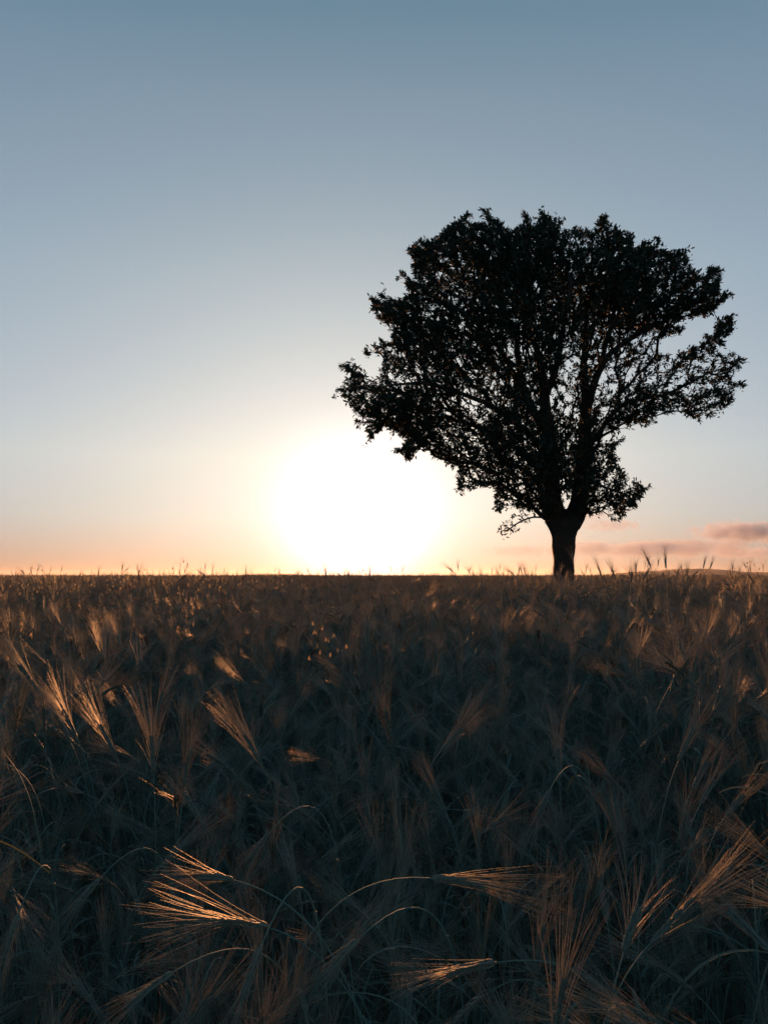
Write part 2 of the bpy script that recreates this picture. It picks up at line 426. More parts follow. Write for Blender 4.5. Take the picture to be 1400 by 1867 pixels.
    # --- leaves: sprays of pointed leaflets at every twig tip
    prevdir = NP[tipnode] - NP[PA[tipnode]]
    prevdir /= np.maximum(np.linalg.norm(prevdir, axis=1, keepdims=True), 1e-9)
    K = 18
    T = np.repeat(NP[tipnode], K, 0); D = np.repeat(prevdir, K, 0); m = len(T)
    cen = np.array([*at(1000, 640, TREE_D)])
    outw = T - cen; outw /= np.linalg.norm(outw, axis=1, keepdims=True)
    back = tr.uniform(0, 1, m) ** 1.8
    B = T - D * (back * 0.34)[:, None] + tr.normal(0, 0.022, (m, 3))
    rnd = tr.normal(0, 1, (m, 3)); rnd /= np.linalg.norm(rnd, axis=1, keepdims=True)
    dirv = D * 0.75 + outw * 0.35 + rnd * 0.85 + np.array([0, 0, 0.10])
    dirv /= np.linalg.norm(dirv, axis=1, keepdims=True)
    Ln = tr.uniform(0.055, 0.145, m); Wd = Ln * tr.uniform(0.16, 0.22, m)
    up = tr.normal(0, 1, (m, 3)) * 0.6 + np.array([0, 0, 1.0])
    side = np.cross(dirv, up); side /= np.maximum(np.linalg.norm(side, axis=1, keepdims=True), 1e-9)
    nr = np.cross(side, dirv)
    C = B + dirv * (Ln * 0.45)[:, None] - nr * (Wd * 0.30)[:, None]
    tip = B + dirv * Ln[:, None] - nr * (Ln * tr.uniform(0.0, 0.22, m))[:, None]
    Lf = B + dirv * (Ln * 0.45)[:, None] + side * Wd[:, None]; Rt = B + dirv * (Ln * 0.45)[:, None] - side * Wd[:, None]
    V = np.stack([B, Lf, C, Rt, tip], 1).reshape(-1, 3) - base
    o5 = np.arange(m)[:, None] * 5
    F = np.concatenate([o5 + np.array([[0, 1, 2]]), o5 + np.array([[0, 2, 3]]), o5 + np.array([[1, 4, 2]]), o5 + np.array([[2, 4, 3]])])
    b = MB(); b.add(V, tris=F)
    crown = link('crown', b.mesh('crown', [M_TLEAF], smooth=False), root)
    crown['kind'] = 'stuff'
    print('tree: tips', len(tips), 'nodes', n, 'leaves', m)
build_tree()

# ------------------------------------------------------------------ barley
def bez(P0, P1, P2, P3, n):
    t = np.linspace(0, 1, n)[:, None] ** 0.75
    return (1 - t) ** 3 * P0 + 3 * (1 - t) ** 2 * t * P1 + 3 * (1 - t) * t * t * P2 + t ** 3 * P3

def barley(E, T, ear_len, awn_len, droop, spread, g, leaves=3, rows=13, awn_r=0.00042, fine=True):
    """one plant rooted at the origin, ear base at E pointing along T; returns stem, leaf list, ear, awns"""
    E, T = np.asarray(E, float), unit(T)
    H = E[2]
    stem, ear, awns, lf = MB(), MB(), MB(), []
    P1 = np.array([E[0] * 0.12, E[1] * 0.12, H * 0.55])
    reach = 0.16 + 0.10 * (T[2] < 0.2)
    P2 = E - T * reach
    if T[2] < 0: P2[2] = max(P2[2], H + 0.02 + 0.05 * abs(T[2]))
    S = bez(np.zeros(3), P1, P2, E, 26 if fine else 12)
    stem.tube(S, np.linspace(0.0019, 0.0009, len(S)), 5 if fine else 3)
    for k in (6, 11, 16)[:3 if fine else 0]:                 # nodes on the straw
        stem.tube(S[k] + (S[k + 1] - S[k]) * np.array([[-.06], [0], [.06]]), [0.0016, 0.0028, 0.0016], 5)
    # leaf blades
    for q in range(leaves):
        f = g.uniform(0.30, 0.86); i = int(f * (len(S) - 1) * 0.85)
        az = g.uniform(0, 2 * np.pi); o = np.array([math.cos(az), math.sin(az), 0])
        L = g.uniform(0.10, 0.22); n = 9; t = np.linspace(0, 1, n)[:, None]
        rise = g.uniform(0.2, 1.0); fall = g.uniform(0.4, 1.5)
        P = S[i] + o * (L * t * (1 - 0.25 * t)) + np.array([0, 0, 1.0]) * (L * (rise * t - fall * t * t))
        w = g.uniform(0.0018, 0.0038) * np.sin(np.pi * np.clip(0.12 + 0.88 * t[:, 0], 0, 1)) ** 0.7
        tw = g.uniform(-1.6, 1.6); sd0 = np.array([-o[1], o[0], 0.0]); sd1 = np.array([0, 0, 1.0])
        a = (t[:, 0] * tw)[:, None]
        side = sd0 * np.cos(a) + sd1 * np.sin(a)
        m = MB(); m.strip(P, w, side, fold=0.35); lf.append(m)
    # ear axis
    def tang(s):
        v = T + np.array([0, 0, -1.0]) * droop * s
        return v / np.linalg.norm(v)
    side = np.cross(T, g.normal(0, 1, 3)); side = unit(side); nrm = unit(np.cross(T, side))
    n = 8; ax = [E]
    for i in range(n - 1): ax.append(ax[-1] + tang((i + .5) / (n - 1)) * ear_len / (n - 1))
    ax = np.array(ax)
    ear.tube(ax, np.linspace(0.0016, 0.0008, n), 4)
    rr = [(side, 1.0), (-side, 1.0)] + ([(nrm, 0.55), (-nrm, 0.55)] if fine else [])
    for sv, wgt in rr:
        cnt = rows if wgt == 1.0 else rows // 2
        for i in range(cnt):
            s = (i + g.uniform(0.1, 0.9)) / cnt
            c = np.array([np.interp(s, np.linspace(0, 1, n), ax[:, k]) for k in range(3)])
            tg = tang(s)
            gd = unit(tg + sv * g.uniform(0.20, 0.34))
            b0 = c + sv * 0.0012; gl = g.uniform(0.0095, 0.0125); gr = g.uniform(0.0020, 0.0027)
            if fine: ear.tube(b0 + gd * (gl * np.array([[0], [.3], [.7], [1.0]])), [0.0007, gr, gr * .8, 0.0004], 4)
            else: ear.tube(b0 + gd * (gl * np.array([[0], [.4], [1.0]])), [0.001, gr * 1.3, 0.0004], 3)
            if wgt < 1 and g.uniform() < 0.35: continue
            tipb = b0 + gd * gl * 0.95
            ad = unit(tg + sv * g.uniform(0.02, 1.0) * spread + nrm * g.normal(0, 0.45) * spread)
            al = awn_len * g.uniform(0.80, 1.12) * (1.08 - 0.25 * s)
            t = np.linspace(0, 1, 5 if fine else 3)[:, None]
            if g.uniform() < 0.10: al *= g.uniform(0.3, 0.6)      # snapped
            cv = sv * g.normal(0.03, 0.045) + nrm * g.normal(0, 0.05) + np.array([0, 0, -1.0]) * abs(g.normal(0.035, 0.03))
            A = tipb + ad * (al * t) + cv * (al * t * t * 1.4)
            awns.tube(A, awn_r * (1.0 - 0.78 * t[:, 0]), 3)
    return stem, lf, ear, awns

def style_params(style, g):
    az = g.uniform(0, 2 * np.pi); o = np.array([math.cos(az), math.sin(az), 0])
    H = g.uniform(0.74, 0.90)
    if style == 'upright': T = unit(o * g.uniform(0.05, 0.35) + [0, 0, 1]); E = o * g.uniform(0.02, 0.08)
    elif style == 'leaning': T = unit(o * g.uniform(0.6, 1.4) + [0, 0, 0.9]); E = o * g.uniform(0.08, 0.18)
    else: T = unit(o * g.uniform(0.5, 1.2) + [0, 0, g.uniform(-1.3, 0.0)]); E = o * g.uniform(0.12, 0.22)
    E = E + np.array([0, 0, H])
    return E, T

STYLES = ['upright', 'leaning', 'nodding', 'leaning', 'upright', 'nodding', 'leaning', 'leaning', 'nodding', 'upright', 'leaning', 'leaning', 'nodding', 'leaning']
variants = []
g = np.random.default_rng(3)
for st in STYLES:
    E, T = style_params(st, g)
    variants.append((st, E, barley(E, T, g.uniform(0.060, 0.085), g.uniform(0.105, 0.140), g.uniform(0.1, 0.7), g.uniform(0.16, 0.36), g, leaves=3)))

def plant_parts(parts):
    """mesh data for the parts of one plant: list of (name, mesh)"""
    stem, lf, ear, awns = parts
    return [('stem', stem.mesh('stem', [M_STEM]))] + [('leaf', m.mesh('leaf', [M_LEAF])) for m in lf] + \
           [('ear', ear.mesh('ear', [M_EAR])), ('awns', awns.mesh('awns', [M_AWN]))]

def place_plant(data, loc, rotz, label, group, scale=1.0, name='barley_plant', cat='barley'):
    root = link(name, None, loc=loc)
    root.rotation_euler = (0, 0, rotz); root.scale = (scale,) * 3; root.empty_display_size = 0.1
    tag(root, label, cat, group)
    for nm, me in data:
        o = link(nm, me, root)
        if nm == 'awns': o['kind'] = 'stuff'
    return root

# --- plants one can pick out in the photograph: ear base, awn tip, distance to both, spread, label
HEROES = [
 (490,1692, 245,1655, 1.00, 0.98, .40, 'barley ear bent level near the lower edge, wide fan of glinting orange awns'),
 (428,1606, 285,1592, 1.10, 1.15, .30, 'small barley ear with sunlit awns just above the wide glinting fan'),
 (1137,1738, 1195,1560, 1.02, 1.06, .55, 'upright barley ear with openly spread glinting awns, lower right'),
 (1185,1722, 1392,1520, 1.05, 1.10, .20, 'long barley ear slanting up toward the right edge with sparkling awns'),
 (783,1602, 1045,1640, 1.12, 1.12, .22, 'barley ear arched over to the right with trailing pale awns'),
 (1237,1388, 1310,1235, 1.75, 1.80, .18, 'tall slanted barley ear with bright orange awns near the right edge'),
 (1262,1440, 1330,1310, 1.70, 1.75, .16, 'barley ear slanting beside and below the brightest right-hand ear'),
 (1275,1470, 1342,1350, 1.62, 1.66, .14, 'thin barley ear lowest of the three slanting ears at right'),
 (1322,1490, 1400,1398, 1.65, 1.70, .18, 'barley ear slanting out of the picture at the right edge'),
 (802,1372, 905,1258, 1.90, 1.95, .35, 'sunlit barley ear leaning right, alone in the centre of the field'),
 (140,1345, 78,1222, 1.95, 2.00, .25, 'orange-lit barley ear leaning left, leftmost of the lit group'),
 (208,1372, 140,1245, 1.95, 2.00, .25, 'orange-lit barley ear leaning left beside the leftmost lit ear'),
 (280,1412, 272,1240, 1.70, 1.74, .35, 'upright barley ear with a dark head and brushlike lit awns'),
 (282,1310, 318,1195, 2.20, 2.25, .20, 'barley ear rising behind the upright brushlike ear'),
 (478,1398, 398,1255, 1.85, 1.90, .22, 'barley ear with dark head leaning left, left of centre'),
 (452,1252, 392,1200, 2.90, 2.90, .28, 'small lit barley ear leaning left above the dark headed ear'),
 (528,1312, 572,1238, 2.70, 2.75, .14, 'narrow barley ear leaning right, left of the sun'),
 (152,1447, 88,1438, 1.90, 1.95, .40, 'barley ear lying level at left with sparkling awn tips'),
 (1020,1422, 1012,1285, 1.90, 1.95, .16, 'slim upright barley ear below the tree, awns pointing straight up'),
 (1002,1442, 952,1558, 1.60, 1.55, .22, 'barley ear drooping downward below the slim upright ear'),
 (492,1518, 432,1602, 1.45, 1.42, .30, 'barley ear nodding left above the wide glinting fan'),
 (182,1602, 112,1690, 1.30, 1.26, .22, 'drooping barley ear in shade at the lower left'),
 (35,1665, 4,1765, 1.12, 1.08, .20, 'barley ear hanging from an arched stem at the left edge'),
 (318,1772, 212,1852, 1.00, .96, .22, 'shaded barley ear drooping left below the wide glinting fan'),
 (478,1722, 428,1864, .95, .92, .25, 'pale barley ear hanging straight down under the wide glinting fan'),
 (655,1712, 578,1800, 1.00, .97, .25, 'barley ear drooping left near the middle of the lower edge'),
 (905,1756, 712,1800, .98, .96, .20, 'barley ear arched to the left at the bottom centre'),
 (812,1482, 760,1372, 1.70, 1.74, .18, 'thin barley ear leaning left, right of the centre line'),
 (722,1512, 715,1385, 1.65, 1.70, .28, 'upright barley ear in the middle, below the sun'),
 (1138,1448, 1045,1352, 1.80, 1.84, .22, 'barley ear leaning left between the slim ear and the slanting ears'),
 (1402,1735, 1288,1620, 1.00, 1.04, .28, 'shaded barley ear leaning left from the right edge'),
 (1152,1236, 1048,1196, 2.50, 2.45, .18, 'barley ear lying level to the left under the tree'),
 (1186,1033, 1168,992, 5.00, 5.00, .22, 'dark barley ear standing above the horizon right of the trunk, tilted left'),
 (1214,1036, 1211,990, 4.70, 4.70, .14, 'straight dark barley ear standing highest above the horizon right of the trunk'),
 (1282,1036, 1287,1012, 6.60, 6.60, .18, 'small barley ear above the horizon, first of a close pair at right'),
 (1294,1038, 1302,1013, 6.40, 6.40, .18, 'small barley ear above the horizon, second of a close pair at right'),
 (1097,1052, 1082,1008, 5.40, 5.40, .30, 'lit barley ear just right of the tree trunk'),
 (1122,1056, 1106,1014, 5.20, 5.20, .22, 'lit barley ear second to the right of the trunk'),
 (1150,1062, 1156,1016, 5.00, 5.00, .22, 'lit barley ear third to the right of the trunk'),
 (1172,1058, 1192,1018, 5.20, 5.20, .26, 'lit barley ear leaning right, fourth right of the trunk'),
 (190,1206, 168,1120, 3.10, 3.15, .22, 'barley ear standing on the upper left of the field'),
 (248,1228, 268,1166, 3.30, 3.35, .34, 'bushy lit barley ear in the left middle field'),
 (112,1142, 84,1096, 4.20, 4.20, .30, 'bushy barley ear near the left end of the far field'),
 (866,1116, 908,1072, 4.40, 4.40, .34, 'lit barley fan left of the trunk, leaning right'),
 (1350,1152, 1352,1082, 3.80, 3.85, .18, 'upright barley ear near the right edge below the horizon'),
 (1388,1202, 1384,1126, 3.20, 3.20, .16, 'upright barley ear touching the right edge of the field'),
]
HG = 'barley plants that stand out of the crop'
hg = np.random.default_rng(99)
hero_ears = []
for bx, by, tx, ty, d0, d1, spr, label in HEROES:
    E = at(bx, by, d0); tip = at(tx, ty, d1)
    vec = tip - E; L = np.linalg.norm(vec); T = unit(vec)
    off = np.array([T[0], T[1], 0]) * (0.14 if T[2] > 0.3 else 0.26) + np.array([*hg.normal(0, 0.02, 2), 0])
    off[1] = min(off[1], 0.02)                             # rooted no nearer than its ear
    rt = np.array([E[0] - off[0], max(E[1] - off[1], 0.42), 0]); rt[2] = float(ground_z(rt[0], rt[1]))
    droop = 0.10 if T[2] > 0.3 else 0.25
    T0 = unit(T + np.array([0, 0, droop * 0.5]))
    ear_len = float(np.clip(L * 0.36, 0.05, 0.085))
    data = plant_parts(barley(E - rt, T0, ear_len, max(L - ear_len * 0.6, 0.06), droop, spr, hg, leaves=2, rows=14))
    place_plant(data, rt, 0, label, HG)
    hero_ears.append((E, tip))

# --- the crop: every stand position, near ones singly, far ones as clumps
def wedge_points(y0, y1, density, gg, half=0.70, margin=1.4):
    area_w = lambda y: 2 * (margin + half * y)
    ys = np.linspace(y0, y1, 400); w = area_w(ys)
    n = int(density * np.trapezoid(w, ys)) if hasattr(np, 'trapezoid') else int(density * np.trapz(w, ys))
    y = gg.choice(ys, n, p=w / w.sum()) + gg.uniform(0, (y1 - y0) / 399, n)
    x = gg.uniform(-1, 1, n) * (margin + half * y)
    return np.stack([x, y], 1)

fg = np.random.default_rng(5)
near = wedge_points(0.50, 6.0, 300, fg, margin=0.9)
mid = wedge_points(6.0, 16.0, 8.5, fg, half=0.62, margin=0.9)
def visible_ear(p, E, s, rz):
    c, sn = math.cos(rz), math.sin(rz)
    w = np.array([p[0] + s * (c * E[0] - sn * E[1]), p[1] + s * (sn * E[0] + c * E[1]), float(ground_z(*p)) + s * E[2]])
    v = w - np.array([0, 0, EYE]); cp, sp = math.cos(PITCH), math.sin(PITCH)
    dep = v[1] * cp + v[2] * sp; up = -v[1] * sp + v[2] * cp
    if dep < 0.2: return None
    return CX + FPX * v[0] / dep, CY - FPX * up / dep, dep, w
vi = fg.integers(0, len(variants), len(near)); rz = fg.uniform(0, 2 * np.pi, len(near)); sc = np.clip(fg.normal(0.98, 0.075, len(near)), 0.74, 1.13)
keep = np.ones(len(near), bool); single = []
SUNV = np.array(sun_dir); EYEP = np.array([0, 0, EYE])
HM = np.array([(E + t_) / 2 for E, t_ in hero_ears])
def seg_dist(p, a, b):
    ab = b - a; t = np.clip(((p - a) * ab).sum(1) / (ab * ab).sum(1), 0, 1)[:, None]
    return np.linalg.norm(p - a - t * ab, axis=1)
LIT = np.full(len(HEROES), 0.085); LIT[[2, 3, 5, 6, 7, 8, 9, 12, 13]] = 0.15
def in_the_way(w):                                         # would this ear cover or shade a plant picked out in the photograph?
    return bool((seg_dist(w, HM, EYEP + (HM - EYEP) * 0.3) < 0.075 + 0.02 * HM[:, 1]).any()
                or (seg_dist(w, HM + SUNV * 0.05, HM + SUNV * 2.2) < LIT).any())
for i, p in enumerate(near):
    v = visible_ear(p, variants[vi[i]][1], sc[i], rz[i])
    if v is None: keep[i] = False; continue
    px, py, dep, w = v
    if dep < 5 and in_the_way(w + np.array([0, 0, 0.03])):
        sc[i] *= 0.80; py += 0.17 * FPX / dep               # a shorter straw stands there instead
    if dep < 0.80 and py < 2300: keep[i] = False; continue     # nothing pokes the lens
    if dep < 1.5 and min((abs(px - h[0]) ** 2 + abs(py - h[1]) ** 2) ** .5 for h in HEROES) < 45 and dep < 1.0: keep[i] = False; continue
    if 0 < px < 1400 and 1050 < py < 1867: single.append((dep, i, px, py))
single.sort()
vdata = [plant_parts(v[2]) for v in variants]
taken = set(); seen = {}
SHORT = ['wide glinting orange fan', 'small ear above the glinting fan', 'open upright ear at lower right', 'long slanting ear at lower right', 'ear arched over to the right', 'tallest slanted ear at right', 'ear below the tallest slanted one', 'lowest of the slanting ears', 'ear slanting out of the picture', 'lone sunlit ear at centre', 'leftmost orange-lit ear', 'second orange-lit ear', 'dark headed brushlike ear', 'ear behind the brushlike one', 'left-leaning dark headed ear', 'small lit ear leaning left', 'narrow ear leaning right', 'level ear with sparkling tips', 'slim upright ear under the tree', 'downward ear under the slim one', 'nodding ear above the glinting fan', 'drooping ear at lower left', 'hanging ear at the left edge', 'drooping ear below the glinting fan', 'pale ear hanging straight down', 'drooping ear at the lower edge', 'arched ear at bottom centre', 'thin ear right of centre', 'upright ear below the sun', 'leaning ear beside the slim one', 'shaded ear at the right edge', 'level ear under the tree', 'dark tilted ear on the horizon', 'straight dark ear on the horizon', 'first of the small pair', 'second of the small pair', 'first lit ear past the trunk', 'second lit ear past the trunk', 'third lit ear past the trunk', 'fourth lit ear past the trunk', 'upper left ear', 'bushy lit ear', 'bushy far ear', 'lit fan left of the trunk', 'upright ear near the right edge', 'upright ear on the right edge']
ORD = ['', 'second ', 'third ', 'fourth ', 'fifth ', 'sixth ', 'seventh ', 'eighth ', 'ninth ', 'tenth ']
chosen = []
for dep, i, px, py in single[:300 - len(HEROES)]:
    hd, hj = min((math.hypot(px - h[0], py - h[1]), j) for j, h in enumerate(HEROES))
    chosen.append((hd, hj, i, px, py))
for hd, hj, i, px, py in sorted(chosen):                  # counted outward from the plant each is nearest to
    taken.add(i)
    st = variants[vi[i]][0]; dx, dy = px - HEROES[hj][0], py - HEROES[hj][1]
    side = ('right of' if dx > 0 else 'left of') if abs(dx) > abs(dy) else ('below' if dy > 0 else 'above')
    key = f'{st} barley plant {side} the {SHORT[hj]}'
    k = seen.get(key, 0); seen[key] = k + 1
    p = near[i]
    place_plant(vdata[vi[i]], (p[0], p[1], float(ground_z(*p))), rz[i], ORD[min(k, 9)] + key, 'barley plants of the near crop', sc[i])

# --- the rest of the field is one mass nobody could count
def low_clump(gg, n, radius, keep_stem, fat, tall):
    c = MB()
    for _ in range(n):
        st = STYLES[gg.integers(0, len(STYLES))]
        E, T = style_params(st, gg)
        s, lf, e, a = barley(E, T, 0.075, 0.125, gg.uniform(0.1, 0.6), gg.uniform(0.2, 0.38), gg, leaves=3 if keep_stem > 4 else 1, rows=keep_stem, awn_r=fat, fine=False)
        o = np.array([*(gg.uniform(-1, 1, 2) * radius), gg.normal(0, tall) + (0.16 if gg.uniform() < 0.04 else 0)])
        c.merge(s, off=o, slot=0)
        for m in lf: c.merge(m, off=o, slot=1)
        c.merge(e, off=o, slot=2); c.merge(a, off=o, slot=3)
    return c
sources = []
for st, E, (s, lf, e, a) in variants:
    c = MB(); c.merge(s, slot=0)
    for m in lf: c.merge(m, slot=1)
    c.merge(e, slot=2); c.merge(a, slot=3); sources.append(c)
NV = len(sources)
for _ in range(7): sources.append(low_clump(fg, 25, 0.20, 9, 0.00062, 0.035))
for _ in range(6): sources.append(low_clump(fg, 14, 0.24, 5, 0.0008, 0.03))
for _ in range(4): sources.append(low_clump(fg, 46, 0.9, 4, 0.0022, 0.05))
src_obs = [bpy.data.objects.new('barley_source', c.mesh('barley_source', BARLEY)) for c in sources]

pts, idx, rot, scl = [], [], [], []
def put(P, I, RZ, S, tilt=0.06):
    z = ground_z(P[:, 0], P[:, 1])
    pts.append(np.column_stack([P, z])); idx.append(I)
    rot.append(np.column_stack([fg.normal(0, tilt, (len(P), 2)), RZ])); scl.append(S)
rest = np.array([i for i in range(len(near)) if keep[i] and i not in taken])
put(near[rest], vi[rest], rz[rest], sc[rest], 0.0)
put(mid, NV + fg.integers(0, 7, len(mid)), fg.uniform(0, 6.283, len(mid)), np.clip(fg.normal(0.98, 0.08, len(mid)), .74, 1.15), 0.04)
far1 = wedge_points(16, 60, 7.5, fg, half=0.60, margin=1)
put(far1, NV + 7 + fg.integers(0, 6, len(far1)), fg.uniform(0, 6.283, len(far1)), np.clip(fg.normal(0.98, 0.06, len(far1)), .8, 1.15), 0.04)
far2 = wedge_points(60, 420, 0.32, fg, half=0.56, margin=1)
put(far2, NV + 13 + fg.integers(0, 4, len(far2)), fg.uniform(0, 6.283, len(far2)), fg.uniform(0.92, 1.06, len(far2)), 0.01)
pts, idx, rot, scl = np.concatenate(pts), np.concatenate(idx), np.concatenate(rot), np.concatenate(scl)
print('field instances', len(pts))
me = bpy.data.meshes.new('barley_field')
me.vertices.add(len(pts)); me.vertices.foreach_set('co', pts.astype(np.float32).ravel())
a = me.attributes.new('pick', 'INT', 'POINT'); a.data.foreach_set('value', idx.astype(np.int32))
a = me.attributes.new('turn', 'FLOAT_VECTOR', 'POINT'); a.data.foreach_set('vector', rot.astype(np.float32).ravel())
a = me.attributes.new('size', 'FLOAT', 'POINT'); a.data.foreach_set('value', scl.astype(np.float32))
field = link('barley_field', me)
tag(field, 'dense field of ripening bearded barley stretching to the horizon', 'barley field', kind='stuff')
ng = bpy.data.node_groups.new('barley_scatter', 'GeometryNodeTree')
ng.interface.new_socket('Geometry', in_out='INPUT', socket_type='NodeSocketGeometry')
ng.interface.new_socket('Geometry', in_out='OUTPUT', socket_type='NodeSocketGeometry')
gi, go = ng.nodes.new('NodeGroupInput'), ng.nodes.new('NodeGroupOutput')
jn = ng.nodes.new('GeometryNodeJoinGeometry')
for o in reversed(src_obs):                              # links to a join are read last first
    n_ = ng.nodes.new('GeometryNodeObjectInfo'); n_.inputs['Object'].default_value = o; n_.inputs['As Instance'].default_value = True
    ng.links.new(n_.outputs['Geometry'], jn.inputs[0])
iop = ng.nodes.new('GeometryNodeInstanceOnPoints')
def named(t, nm):
    n_ = ng.nodes.new('GeometryNodeInputNamedAttribute'); n_.data_type = t; n_.inputs['Name'].default_value = nm
    return [s for s in n_.outputs if s.enabled and s.name == 'Attribute'][0]
ng.links.new(gi.outputs[0], iop.inputs['Points']); ng.links.new(jn.outputs[0], iop.inputs['Instance'])
iop.inputs['Pick Instance'].default_value = True
ng.links.new(named('INT', 'pick'), iop.inputs['Instance Index'])
e2r = ng.nodes.new('FunctionNodeEulerToRotation')
ng.links.new(named('FLOAT_VECTOR', 'turn'), e2r.inputs[0]); ng.links.new(e2r.outputs[0], iop.inputs['Rotation'])
ng.links.new(named('FLOAT', 'size'), iop.inputs['Scale'])
ng.links.new(iop.outputs[0], go.inputs[0])
md = field.modifiers.new('scatter', 'NODES'); md.node_group = ng

# ------------------------------------------------------------------ wild oats standing above the crop
def wild_oat(top, gg, size):
    """stem with a loose panicle of hanging husks; rooted at the origin, tip at top"""
    stem, pan, spk = MB(), MB(), []
    lean = np.array([top[0], top[1], 0])
    S = bez(np.zeros(3), np.array([0, 0, top[2] * 0.5]), np.array([*(lean[:2] * 0.5), top[2] * 0.85]), top, 18)
    stem.tube(S, np.linspace(0.0017, 0.0005, 18), 4)
    for q in range(13):
        f = 1 - 0.26 * size * (q / 12.0) ** 0.9
        c = np.array([np.interp(f, np.linspace(0, 1, 18), S[:, k]) for k in range(3)])
        az = gg.uniform(0, 2 * np.pi); o = np.array([math.cos(az), math.sin(az), 0]); L = gg.uniform(0.03, 0.085) * (0.5 + 0.6 * q / 12)
        B = bez(c, c + o * L * 0.5 + [0, 0, L * 0.6], c + o * L + [0, 0, L * 0.5], c + o * L * 1.15 + [0, 0, -0.01], 6)
        pan.tube(B, np.linspace(0.0005, 0.0003, 6), 3)
        m = MB(); e = B[-1]
        for sgn in (-1, 1, 0):
            dv = unit(o * 0.25 * sgn + np.array([gg.normal(0, .15), gg.normal(0, .15), -1]))
            t = np.linspace(0, 1, 5)[:, None]; sd = unit(np.cross(dv, gg.normal(0, 1, 3)))
            m.strip(e + dv * (0.019 * t), 0.0019 * np.sin(np.pi * np.clip(t[:, 0] * 0.95 + 0.05, 0, 1)), np.tile(sd, (5, 1)), fold=0.8)
        m.tube(e + unit(gg.normal(0, .5, 3) + [0, 0, -1]) * np.array([[0.01], [0.03]]), [0.0003, 0.0001], 3)
        spk.append(m)
    return stem, pan, spk
OATS = [(330,1018,4.6,'wild oat rising highest above the horizon, left of the sun'),(70,1030,5.0,'wild oat above the horizon near the left edge'),
 (262,1034,5.6,'wild oat at the horizon between the left edge and the tallest one'),(205,1042,6.2,'low wild oat at the horizon left of the field middle'),
 (418,1040,6.0,'wild oat just above the horizon left of the glare'),(500,1036,6.5,'wild oat at the left rim of the sun glare'),
 (372,1040,5.8,'wild oat close to the right of the tallest one'),(588,1128,3.0,'wild oat with sparkling husks below the sun'),
 (20,1128,3.0,'wild oat with glowing husks at the left edge of the field'),(345,1100,3.9,'wild oat with glowing husks in the left middle field'),
 (1372,1018,5.2,'wild oat above the horizon at the right edge'),(1338,1036,5.6,'wild oat beside the one at the right edge'),
 (1326,1044,6.2,'short wild oat near the right end of the horizon'),(1168,1040,7.0,'wild oat behind the dark ears right of the trunk'),
 (40,1040,6.0,'first small wild oat from the left edge along the horizon'),(110,1042,6.4,'second small wild oat from the left edge along the horizon'),(150,1043,7.0,'third small wild oat from the left edge along the horizon'),
 (232,1041,6.8,'fourth small wild oat from the left edge along the horizon'),(300,1038,6.3,'fifth small wild oat from the left edge along the horizon'),(350,1043,7.2,'sixth small wild oat from the left edge along the horizon'),(395,1042,6.9,'seventh small wild oat from the left edge along the horizon'),(455,1041,7.4,'eighth small wild oat from the left edge along the horizon'),
 (1240,1036,6.6,'wild oat between the dark ears and the close pair'),(950,1044,8.0,'wild oat at the horizon left of the trunk')]
og = np.random.default_rng(12)
for px, py, d, label in OATS:
    top = at(px, py, d); off = og.normal(0, 0.07, 2)
    rt = np.array([top[0] - off[0], top[1] - off[1], 0]); rt[2] = float(ground_z(rt[0], rt[1]))
    stem, pan, spk = wild_oat(top - rt, og, 1.0)
    root = link('wild_oat_plant', None, loc=rt); root.empty_display_size = 0.1
    tag(root, label, 'wild oat', 'wild oats standing above the barley')
    link('stem', stem.mesh('stem', [M_STEM]), root); link('panicle', pan.mesh('panicle', [M_STEM]), root)
    for m in spk: link('husk', m.mesh('husk', [M_OAT], smooth=False), root)

# ------------------------------------------------------------------ clouds low over the horizon
def cloud_mat(name, dens, scale, thresh):
    m = bpy.data.materials.new(name); m.use_nodes = True
    n, l = m.node_tree.nodes, m.node_tree.links
    n.remove(n['Principled BSDF'])
    v = n.new('ShaderNodeVolumePrincipled'); l.new(v.outputs[0], n['Material Output'].inputs['Volume'])
    v.inputs['Color'].default_value = (0.78, 0.84, 0.97, 1); v.inputs['Anisotropy'].default_value = 0.12
    t = n.new('ShaderNodeTexCoord'); no = n.new('ShaderNodeTexNoise')
    no.inputs['Scale'].default_value = scale; no.inputs['Detail'].default_value = 5; no.inputs['Roughness'].default_value = 0.58
    l.new(t.outputs['Object'], no.inputs['Vector'])
    ln = n.new('ShaderNodeVectorMath'); ln.operation = 'LENGTH'
    mp = n.new('ShaderNodeMapping'); l.new(t.outputs['Generated'], mp.inputs[0])
    mp.inputs['Location'].default_value = (-1, -1, -1); mp.inputs['Scale'].default_value = (2, 2, 2)
    l.new(mp.outputs[0], ln.inputs[0])
    sub = n.new('ShaderNodeMath'); sub.operation = 'MULTIPLY_ADD'; l.new(ln.outputs['Value'], sub.inputs[0]); sub.inputs[1].default_value = -0.42
    l.new(no.outputs[0], sub.inputs[2])
    mr = n.new('ShaderNodeMapRange'); l.new(sub.outputs[0], mr.inputs[0])
    mr.inputs[1].default_value = thresh; mr.inputs[2].default_value = thresh + 0.14; mr.inputs[3].default_value = 0; mr.inputs[4].default_value = dens
    l.new(mr.outputs[0], v.inputs['Density'])
    return m

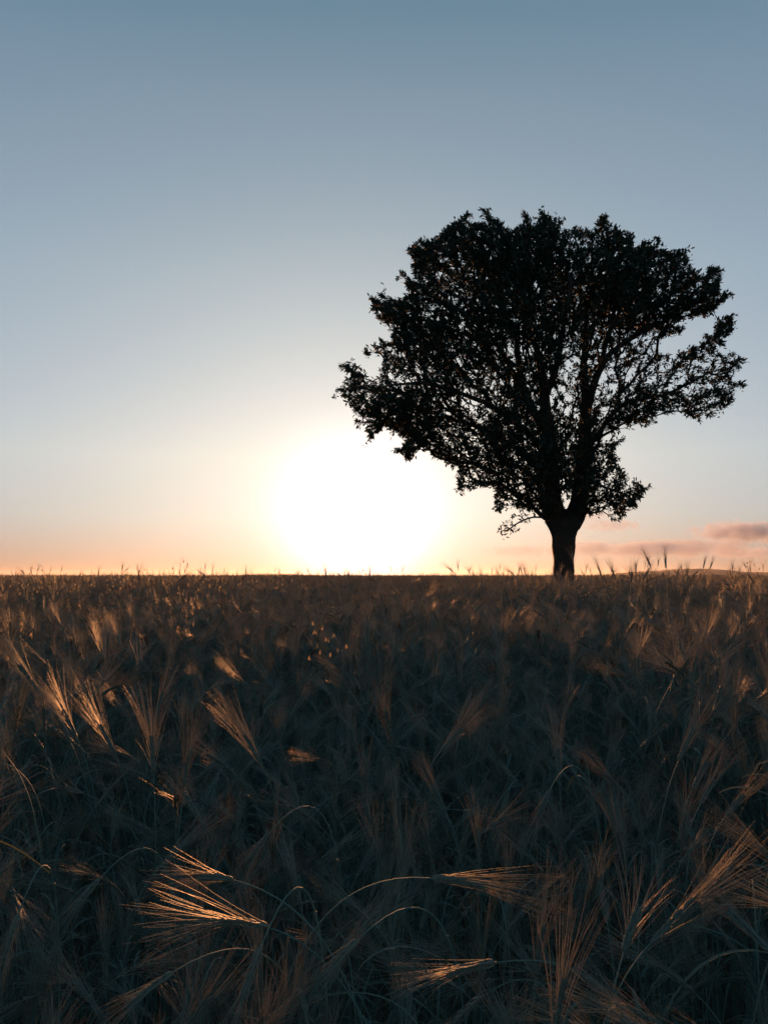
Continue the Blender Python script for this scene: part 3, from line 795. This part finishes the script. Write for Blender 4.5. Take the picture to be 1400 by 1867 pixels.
def build_cloud(px, py, wpx, hpx, depth, dens, thresh, label, seed):
    cg = np.random.default_rng(seed)
    c = at(px, py, depth); k = depth / FPX
    a, b, h = wpx * k / 2, wpx * k / 4, hpx * k / 2
    nu, nv = 40, 20; V = []
    ph = cg.uniform(0, 6.28, 8)
    for j in range(nv + 1):
        la = (j / nv - 0.5) * math.pi
        for i in range(nu):
            lo = i / nu * 2 * math.pi
            r = 1 + 0.10 * math.sin(3 * lo + ph[0]) + 0.07 * math.sin(7 * lo + ph[1] + 2 * la) + 0.07 * math.sin(5 * la + ph[2] + 3 * lo)
            z = math.sin(la) * r; z = z if z > 0 else z * 0.55          # flatter underside
            V.append([a * r * math.cos(la) * math.cos(lo), b * r * math.cos(la) * math.sin(lo), h * z])
    k_ = np.arange(nu); k2 = (k_ + 1) % nu; rows = np.arange(nv)[:, None] * nu
    Q = np.stack([rows + k_, rows + k2, rows + nu + k2, rows + nu + k_], -1).reshape(-1, 4)
    m = MB(); m.add(V, quads=Q)
    me = m.mesh('cloud', [cloud_mat('cloud_vapour', dens, 5.0 / a, thresh)])
    o = link('cloud', me, loc=c)
    tag(o, label, 'cloud', 'clouds low over the horizon')
for args in [
    (1365, 980, 260, 66, 7200, 0.0062, 0.20, 'plump grey-pink cloud at the right edge above the horizon', 1),
    (1180, 1008, 480, 50, 7800, 0.0024, 0.20, 'long flat pinkish cloud bank right of the trunk', 2),
    (1112, 964, 150, 40, 7000, 0.0034, 0.20, 'small torn cloud just right of the trunk', 3),
    (1072, 945, 120, 34, 7600, 0.0027, 0.20, 'thin cloud shred touching the low foliage right of the trunk', 4),
    (1390, 1014, 240, 36, 8200, 0.0024, 0.20, 'low flat cloud under the plump one at the right edge', 5),
    (950, 1010, 180, 36, 7800, 0.0018, 0.20, 'faint cloud streak left of the trunk near the horizon', 6),
]: build_cloud(*args)

# ------------------------------------------------------------------ evening haze over the plain
hz = bpy.data.materials.new('evening_haze'); hz.use_nodes = True
hn, hl = hz.node_tree.nodes, hz.node_tree.links
hn.remove(hn['Principled BSDF'])
hv = hn.new('ShaderNodeVolumePrincipled'); hl.new(hv.outputs[0], hn['Material Output'].inputs['Volume'])
hv.inputs['Color'].default_value = (0.92, 0.90, 0.88, 1); hv.inputs['Density'].default_value = 0.000025; hv.inputs['Anisotropy'].default_value = 0.6
X0, X1, Y0, Y1, Z0, Z1 = -9300, 9300, -9300, 9300, -4, 42
hb = MB()
hb.add([(x, y, z) for z in (Z0, Z1) for y in (Y0, Y1) for x in (X0, X1)],
       quads=[(0, 2, 3, 1), (4, 5, 7, 6), (0, 1, 5, 4), (2, 6, 7, 3), (0, 4, 6, 2), (1, 3, 7, 5)])
tag(link('haze', hb.mesh('haze', [hz], smooth=False)), 'thin warm evening haze over the plain', kind='stuff')
